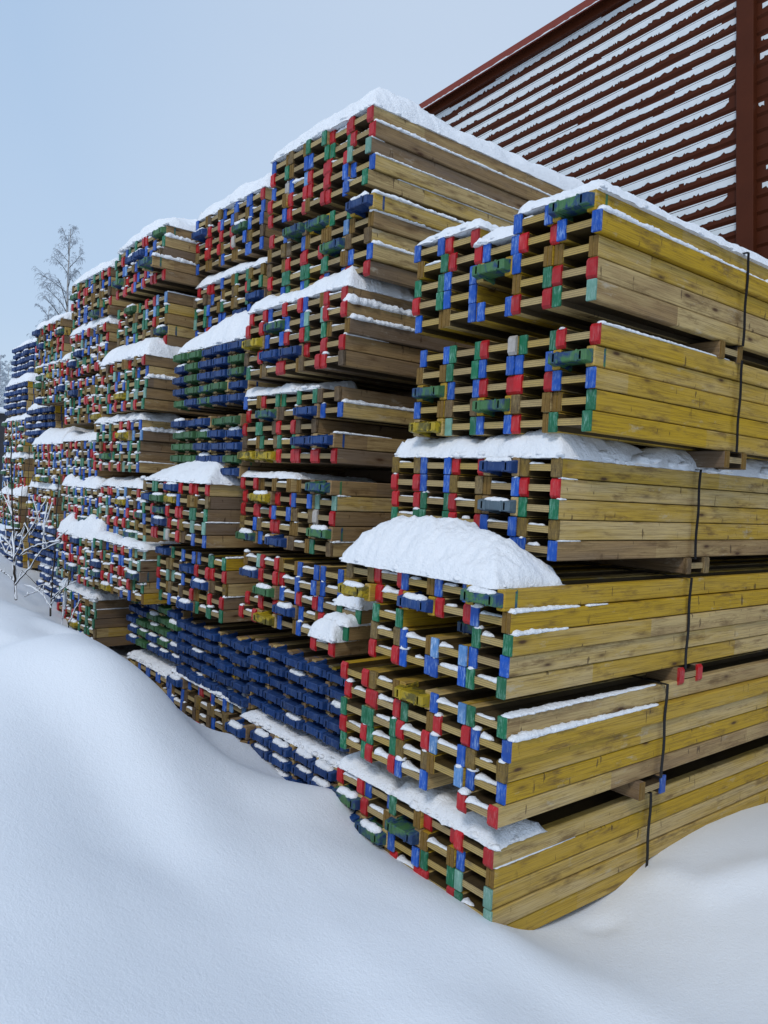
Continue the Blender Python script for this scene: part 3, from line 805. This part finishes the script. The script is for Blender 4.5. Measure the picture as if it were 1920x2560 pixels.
for pl, z0, z1, amp, wd in (([(-60, 1690), (170, 1850), (330, 2020), (470, 2110), (620, 2220), (850, 2400)], -1.0, -1.5, -.030, .20),
                            ([(250, 1730), (420, 1900), (560, 2080), (760, 2230), (960, 2370), (1180, 2520)], -1.05, -1.55, .030, .18),
                            ([(640, 2060), (900, 2080), (1100, 2140)], -1.45, -1.6, -.012, .14),
                            ([(1340, 2420), (1560, 2480), (1800, 2560)], -1.6, -1.5, -.012, .16),
                            ([(1300, 2370), (1560, 2400), (1860, 2480)], -1.65, -1.5, .02, .16),
                            ([(1660, 2150), (1760, 2160), (1920, 2120)], -1.6, -1.5, .03, .10),
                            ([(1490, 2268), (1530, 2262)], -1.68, -1.68, -.016, .05),
                            ([(-40, 1640), (60, 1645), (130, 1632)], -.95, -1.0, -.05, .13), ([(-40, 1585), (90, 1575), (190, 1600)], -.92, -.96, .035, .14)):
    zz = zz + amp * np.exp(-(seg_dist(q, line_px(pl, z0, z1)) / wd) ** 2)
W = len(gx); fs = [(b * W + a, b * W + a + 1, (b + 1) * W + a + 1, (b + 1) * W + a) for b in range(len(gy) - 1) for a in range(W - 1)]
gb = MB(); gb.add([(float(a), float(b), float(c)) for (a, b), c in zip(q, zz)], fs, 'ground_snow', smooth=True)
tag(gb.build('snow_ground'), 'deep smooth drifted snow covering the yard', 'ground', kind='structure')
def ground_z(x, y):
    r = np.linalg.norm(np.array([[x, y]]) - PT[:, :2], axis=1)
    return float(tps(r) @ sol[:n] + sol[n] + np.array([x, y]) @ sol[n + 1:])

do = dust.build('snow_dusting')
tag(do, 'loose snow lying on beam webs, end caps and plank ledges', 'snow', kind='stuff')

# ------------------------------------------------------------------ red building
BY = 9.0; TH = 0.066
bld = empty('clad_building', (-4.86, BY, -1.5)); bld.rotation_euler = (0, -TH, 0)
tag(bld, 'oxide red clad hall with strips of frost on its wall, behind the stacks', 'building')
Rinv = Matrix.Rotation(TH, 3, 'Y')
def bl(px, py, y=BY):
    return Rinv @ (at_y(px, py, y) - Vector((-4.86, BY, -1.5)))
FY = .22
ft = (bl(1040, 262, BY - FY).z + bl(1480, 0, BY - FY).z) / 2
fb = (bl(1059, 263, BY - FY).z + bl(1294, 120, BY - FY).z) / 2 - .055
ft += .02
eave = (bl(1099, 282).z + bl(1372, 120).z) / 2          # bottom edge of the brown band
postx = bl(1850, 0).x; postx1 = bl(1893, 0).x
XL, XR = -9.0, 9.0; PITCH = .192; STEP = .022
mb = MB()
nb = int((eave + .1) / PITCH)
vs = []; fs = []
zs = [(eave - k * PITCH) for k in range(nb + 1)]
prof = []
for k in range(nb):
    zt, zb = eave - k * PITCH, eave - (k + 1) * PITCH
    prof += [(0.0, zt), (0.0, zb + .050), (-STEP, zb + .046), (-STEP, zb + .036), (-.002, zb + .004), (0.0, zb)]
for X in (XL, XR): vs += [(X, y + .0, z) for y, z in prof]
np_ = len(prof)
for i in range(np_ - 1): fs.append((i, i + 1, np_ + i + 1, np_ + i))
mb.add(vs, fs, 'oxide'); mb.build('wall_cladding', bld)
mb = MB(); mb.add(*box(XL, XR, .02, 9.0, -1.0, fb + .046), 'oxide'); mb.build('wall_core', bld)
frost = MB()
mb = MB(); mb.add(*bevel_box(postx, postx1, -.10, .016, -.5, eave - .002, .008), 'oxide'); mb.build('corner_post', bld)
mb = MB(); mb.add(*bevel_box(XL - .02, XR + .02, -.08, .018, eave, eave + .215, .008), 'oxide'); mb.build('eave_band', bld)
mb = MB(); mb.add(*bevel_box(XL - .10, XR + .1, -FY, -FY + .03, fb, ft, .006), 'oxide_light'); mb.build('fascia', bld)
mb = MB(); mb.add(*box(XL - .10, XR + .1, -FY + .034, 9.2, fb + .05, fb + .09), 'oxide'); mb.build('roof', bld)
fr = MB(); r = random.Random(3)
v = []; f = []
X = XL - .1; prev = None
while X < XR:
    v += [(X, -FY - .004, fb + .012 + r.uniform(-.004, .012)), (X, -FY - .004, fb + .001)]; X += r.uniform(.03, .09)
for i in range(len(v) // 2 - 1): f.append((2 * i, 2 * i + 1, 2 * i + 3, 2 * i + 2))
frost.add(v, f, 'frost')
# frost strips: torn lower edge, clean upper edge, thin slivers
for bay, (xa, xb) in enumerate(((XL, postx - .012), (postx1 + .012, XR))):
    for k in range(nb):
        zt, zb = eave - k * PITCH, eave - (k + 1) * PITCH
        hi, lo = zt - .006, zb + .066
        st = frost; v = []; f = []
        x = xa if bay == 0 else xa + r.uniform(0, .06); end = xb - (0 if r.random() < .68 else r.uniform(.02, .13)) if bay == 0 else xb
        lvl = lo; seed = r.random() * 100
        cols = []
        while x < end:
            base = lo + .010 + .022 * nz(x * 1.3, seed) + (.004 if k < 3 else .012) 
            tooth = r.choice((0, .005, .010, .018, .028)) if r.random() < .55 else 0
            tb = min(hi - .03, max(lo - .004, base + tooth + .008 * nz(x * 14, seed)))
            if bay == 1: tb = lo + .04 + .06 * nz(x * 2.5, seed) + tooth
            rem = end - x
            if bay == 0 and rem < .14 and end < xb - .03: tb += (.14 - rem) ** 2 / .14 * .55
            tb = min(tb, hi - .012)
            cols.append((x, tb)); x += r.choice((.006, .012, .02, .03, .045))
        ths = hi - .012 - .012 * abs(nz(seed, 3))
        for x, tb in cols:
            gap = .007 + .007 * nz(x * 1.7, seed + 9)
            sl = hi - .015 + .010 * nz(x * 1.1, seed + 4)
            v += [(x, -.004, tb), (x, -.006, min(max(tb + .004, sl - gap), hi - .004))]
        for i in range(len(cols) - 1):
            if bay == 1 and nz(cols[i][0] * 1.9, seed + 2) < -.05: continue
            f.append((2 * i, 2 * i + 2, 2 * i + 3, 2 * i + 1))
        st.add(v, f, 'frost')
        v = []; f = []
        if bay == 0:
            for x, tb in cols:
                sl = hi - .015 + .010 * nz(x * 1.1, seed + 4)
                v += [(x, -.005, min(hi - .003, sl)), (x, -.005, hi)]
            for i in range(len(cols) - 1):
                if nz(cols[i][0] * .8, seed + 7) > -.25: f.append((2 * i, 2 * i + 2, 2 * i + 3, 2 * i + 1))
            st.add(v, f, 'frost')

fo_ = frost.build('frost_layer', bld); fo_['kind'] = 'stuff'

# ------------------------------------------------------------------ trees
def tube(mb, pts, r0, r1, key, ring=5, jit=0.0):
    vs = []; fs = []; n = len(pts)
    for i, p in enumerate(pts):
        p = Vector(p); d = (Vector(pts[min(i + 1, n - 1)]) - Vector(pts[max(i - 1, 0)])).normalized()
        a = d.cross(Vector((.3, .9, .2))).normalized(); b = d.cross(a)
        rr = r0 + (r1 - r0) * i / (n - 1)
        if jit: rr *= 1 + jit * random.uniform(-1, 1)
        for k in range(ring):
            an = 2 * math.pi * k / ring
            vs.append(tuple(p + a * (math.cos(an) * rr) + b * (math.sin(an) * rr)))
    for i in range(n - 1):
        for k in range(ring):
            j = (k + 1) % ring
            fs.append((i * ring + k, i * ring + j, (i + 1) * ring + j, (i + 1) * ring + k))
    mb.add(vs, fs, key, smooth=True)

def birch(base, h, label, seed, crown='rime', twig=.011, spread=1.0, group=None, name='birch_tree', lean=0.0):
    r = random.Random(seed)
    e = empty(name, base); tag(e, label, 'tree', group)
    tr = MB(); cr = MB(); b0 = Vector((0, 0, 0))
    tp = [b0 + Vector((lean * t * h + .012 * h * math.sin(t * 5), .01 * h * math.cos(t * 4), t * h)) for t in [i / 14 for i in range(15)]]
    tube(tr, tp, .011 * h, .0012 * h, 'birch', 7)
    tr.build('trunk', e)
    def branch(p, d, L, rad_, lvl):
        n = 7; pts_ = [p.copy()]; c = p.copy(); dd = d.copy()
        for i in range(n):
            dd = (dd + Vector((r.uniform(-.12, .12), r.uniform(-.12, .12), (-.16 if lvl > 0 else -.09) * (i / n) * (1.8 if lvl > 1 else 1)))).normalized()
            if lvl >= 2: dd = (dd + Vector((0, 0, -.22))).normalized()
            c = c + dd * (L / n); pts_.append(c.copy())
        tube(cr, pts_, rad_, rad_ * .4, 'bark' if lvl == 0 else crown, 4 if lvl < 2 else 3)
        if lvl < 3:
            for k in range((9, 6, 3)[lvl]):
                t = r.uniform(.25, 1.0); i = min(n - 1, int(t * n)); q_ = pts_[i]
                ax = Vector((r.uniform(-1, 1), r.uniform(-1, 1), r.uniform(-.3, .8)))
                nd = ((pts_[i + 1] - pts_[i]).normalized() * .8 + ax * .75).normalized()
                branch(q_, nd, L * r.uniform(.32, .55), max(twig * .5, rad_ * .5), lvl + 1)
    for k in range(30):
        t = .25 + .72 * (k / 29) ** .9
        p = tp[min(13, int(t * 14))].lerp(tp[min(14, int(t * 14) + 1)], t * 14 % 1)
        a = k * 2.4 + r.uniform(-.4, .4); L = h * .26 * (1.12 - t) ** .6 * spread * r.uniform(.7, 1.2)
        branch(p, Vector((math.cos(a) * .75, math.sin(a) * .75, .85)).normalized(), L, .0035 * h * (1.25 - t), 0)
    cr.build('crown', e)

def tree_at(px, top, dist, label, seed, **k):
    p = at_d(px, top, dist); gz = -1.4
    birch((p.x, p.y, gz), p.z - gz, label, seed, **k)
tree_at(184, 572, 34, 'bare birch with rimed drooping twigs standing against the sky', 4, spread=.74, twig=.010)
tree_at(128, 765, 40, 'lower bare birch left of the tall birch, behind the snow caps', 6, spread=.66, twig=.011)
for k, (px, top, d) in enumerate(((6, 888, 55), (26, 905, 60), (-14, 870, 58))):
    tree_at(px, top, d, ('tall white rimed tree at the left edge', 'white rimed tree close to the navy stack', 'white rimed tree farthest left')[k], 20 + k, crown='pale_rime', twig=.03, spread=.6, name='rimed_tree', group='rimed trees at the left edge')
# far shed beyond the stacks
p = at_d(-10, 1035, 30)
sh = empty('storage_shed', (p.x, p.y, -1.4)); tag(sh, 'dark low shed with snowy ledges far beyond the stacks', 'shed')
sb = MB(); sb.add(*box(-2.5, .6, -1, 3, 0, p.z + 1.4), 'dark_wall'); sb.build('wall', sh)
sb = MB(); sb.add(*bevel_box(-2.7, .75, -1.2, 3.2, p.z + 1.405, p.z + 1.6, .05), 'snow'); sb.build('snowy_roof', sh)
for k in range(2):
    sb = MB(); zz_ = p.z + 1.4 - .55 * (k + 1); sb.add(*bevel_box(-2.5, .7, -1.25, -1.003, zz_, zz_ + .16, .04), 'snow'); sb.build('snowy_ledge', sh)

# ------------------------------------------------------------------ saplings in front of the far stacks
def sapling(label, stems, seed, name='sapling'):
    """stems: list of (pixel polyline, depth Y, radius, snow thickness)"""
    r = random.Random(seed); first = stems[0]
    p0 = at_y(*first[0][0], first[1]); e = empty(name, p0); tag(e, label, 'sapling', 'young bare saplings in the snow')
    wd = MB(); sn = MB()
    for line, y, ra, sw in stems:
        pp = []
        for i, (px, py) in enumerate(line):
            pp.append(at_y(px, py, y + (r.uniform(-.05, .05) if i else 0)) - p0)
        fine = []
        for i in range(len(pp) - 1):
            for t in np.linspace(0, 1, 7)[:-1]: fine.append(pp[i].lerp(pp[i + 1], float(t)) + Vector((r.uniform(-1, 1), r.uniform(-1, 1), r.uniform(-1, 1))) * .004)
        fine.append(pp[-1])
        tube(wd, fine, ra, ra * .5, 'bark', 5)
        if sw > 0: tube(sn, [q_ + Vector((0, 0, sw * .62)) for q_ in fine], sw * .75, sw * .5, 'snow', 6, .5)
    for line, y, ra, sw in stems[1:]:
        for k in range(4):
            i = r.randrange(len(line) - 1); a_ = at_y(*line[i], y) - p0; b_ = at_y(*line[i + 1], y) - p0
            q0 = a_.lerp(b_, r.random()); d_ = ((b_ - a_).normalized() + Vector((r.uniform(-1, 1), r.uniform(-.6, .6), r.uniform(-.2, .9)))).normalized()
            L_ = r.uniform(.06, .22); tw = [q0, q0 + d_ * L_ * .5 + Vector((0, 0, .01)), q0 + d_ * L_ + Vector((0, 0, r.uniform(-.02, .03)))]
            tube(wd, tw, .0028, .0014, 'bark', 4)
            if r.random() < .8: tube(sn, [t_ + Vector((0, 0, .003)) for t_ in tw], .0062, .0036, 'snow', 5, .5)
    wd.build('stem', e)
    if sn.f: sn.build('clinging_snow', e)
sapling('sapling with snow covered branches spreading right near the left edge', [
    ([(40, 1500), (36, 1420), (33, 1340), (30, 1250), (27, 1100)], 1.75, .011, 0), ([(40, 1500), (38, 1440), (34, 1380), (32, 1330)], 1.74, .008, .012),
    ([(34, 1400), (55, 1355), (85, 1310), (118, 1245)], 1.7, .005, .009), ([(38, 1462), (75, 1420), (105, 1375), (152, 1355)], 1.7, .005, .010),
    ([(48, 1392), (75, 1370), (110, 1360), (150, 1352)], 1.68, .005, .009), ([(36, 1350), (55, 1330), (62, 1310), (75, 1340), (100, 1300)], 1.78, .004, .007),
    ([(30, 1372), (18, 1355), (8, 1345)], 1.8, .005, .013), ([(38, 1455), (20, 1440), (0, 1425)], 1.8, .004, .009), ([(32, 1392), (12, 1380), (-5, 1365)], 1.8, .004, .009),
    ([(108, 1372), (110, 1340), (107, 1310)], 1.7, .004, .008), ([(36, 1340), (30, 1290), (22, 1250), (18, 1200)], 1.8, .004, .008)], 1)
sapling('thin dark upright sapling just right of the snowy one', [
    ([(125, 1540), (130, 1480), (135, 1400), (140, 1310), (146, 1200)], 1.72, .0075, 0), ([(127, 1520), (110, 1490), (95, 1478), (60, 1492)], 1.7, .003, .006), ([(128, 1500), (150, 1478), (172, 1460)], 1.7, .003, .007),
    ([(130, 1470), (110, 1462), (90, 1470)], 1.72, .003, .006), ([(128, 1510), (145, 1490), (165, 1462)], 1.74, .003, .007)], 2)
sapling('leaning snowy twig poking up beside the low bundle', [([(165, 1600), (172, 1560), (185, 1530), (202, 1500)], 1.8, .005, .010), ([(150, 1580), (158, 1540), (168, 1500)], 1.82, .004, .004)], 3)
for k, ln in enumerate(([(62, 1330), (68, 1240), (75, 1120)], [(45, 1340), (55, 1230), (62, 1150)], [(15, 1330), (8, 1260), (0, 1200)], [(12, 1140), (20, 1095)])):
    sapling(('slender dark whip stem rising between the saplings', 'thin dark whip stem left of the navy bundle', 'thin snowy stem at the left frame edge', 'short dark whip stem before the far snow mound')[k], [(ln, 1.85 + .05 * k, .004, 0)], 30 + k, 'whip_stem')

# ------------------------------------------------------------------ light, sky, render settings
w = bpy.data.worlds.new('World'); SC.world = w; w.use_nodes = True
nt = w.node_tree; nt.nodes.clear()
out = nt.nodes.new('ShaderNodeOutputWorld'); bg = nt.nodes.new('ShaderNodeBackground')
sky = nt.nodes.new('ShaderNodeTexSky'); sky.sky_type = 'NISHITA'; sky.sun_disc = False
EL, AZ_ = 44.0, 148.0
sky.sun_elevation = rad(EL); sky.sun_rotation = rad(AZ_); sky.altitude = 50
sky.air_density = 1.0; sky.dust_density = 3.0; sky.ozone_density = 1.5
mx = nt.nodes.new('ShaderNodeMix'); mx.data_type = 'RGBA'; mx.inputs[0].default_value = .80
tcw = nt.nodes.new('ShaderNodeTexCoord'); spw = nt.nodes.new('ShaderNodeSeparateXYZ'); nt.links.new(tcw.outputs['Generated'], spw.inputs[0])
nzw = nt.nodes.new('ShaderNodeTexNoise'); nt.links.new(tcw.outputs['Generated'], nzw.inputs[0]); nzw.inputs['Scale'].default_value = 2.2; nzw.inputs['Detail'].default_value = 4
adw = nt.nodes.new('ShaderNodeMath'); adw.operation = 'MULTIPLY_ADD'; nt.links.new(nzw.outputs[0], adw.inputs[0]); adw.inputs[1].default_value = .22; nt.links.new(spw.outputs[2], adw.inputs[2])
rw = nt.nodes.new('ShaderNodeValToRGB'); nt.links.new(adw.outputs[0], rw.inputs[0])
e_ = rw.color_ramp.elements; e_[0].position = .06; e_[0].color = (.74, .86, .98, 1); e_[1].position = .62; e_[1].color = (.475, .65, .895, 1)
e2 = e_.new(.30); e2.color = (.56, .72, .93, 1)
scw = nt.nodes.new('ShaderNodeVectorMath'); scw.operation = 'SCALE'; dtw = nt.nodes.new('ShaderNodeVectorMath'); dtw.operation = 'DOT_PRODUCT'; nt.links.new(tcw.outputs['Generated'], dtw.inputs[0])
dv = Vector(ray(1330, 60)).normalized(); dtw.inputs[1].default_value = dv
rw2 = nt.nodes.new('ShaderNodeValToRGB'); nt.links.new(dtw.outputs['Value'], rw2.inputs[0])
f_ = rw2.color_ramp.elements; f_[0].position = .86; f_[0].color = (0, 0, 0, 1); f_[1].position = 1.0; f_[1].color = (.42, .42, .42, 1)
mxw = nt.nodes.new('ShaderNodeMix'); mxw.data_type = 'RGBA'; nt.links.new(rw2.outputs[0], mxw.inputs[0]); nt.links.new(rw.outputs[0], mxw.inputs[6]); mxw.inputs[7].default_value = (.86, .92, 1, 1)
nt.links.new(mxw.outputs[2], scw.inputs[0]); scw.inputs['Scale'].default_value = 9.9
nt.links.new(sky.outputs[0], mx.inputs[6]); nt.links.new(scw.outputs[0], mx.inputs[7])
nt.links.new(mx.outputs[2], bg.inputs[0]); bg.inputs[1].default_value = .103
nt.links.new(bg.outputs[0], out.inputs[0])
sl = bpy.data.lights.new('sun', 'SUN'); sl.energy = 1.3; sl.angle = rad(12); sl.color = (1, .965, .92)
so_ = bpy.data.objects.new('sun', sl); COL.objects.link(so_)
az = rad(AZ_)
sd = Vector((math.sin(az) * math.cos(rad(EL)), math.cos(az) * math.cos(rad(EL)), math.sin(rad(EL))))
so_.rotation_euler = sd.to_track_quat('Z', 'Y').to_euler()
vs_ = SC.view_settings
vs_.view_transform = 'Standard'; vs_.look = 'None'; vs_.exposure = 0.0; vs_.gamma = 1.0
SC.cycles.max_bounces = 5; SC.cycles.diffuse_bounces = 3
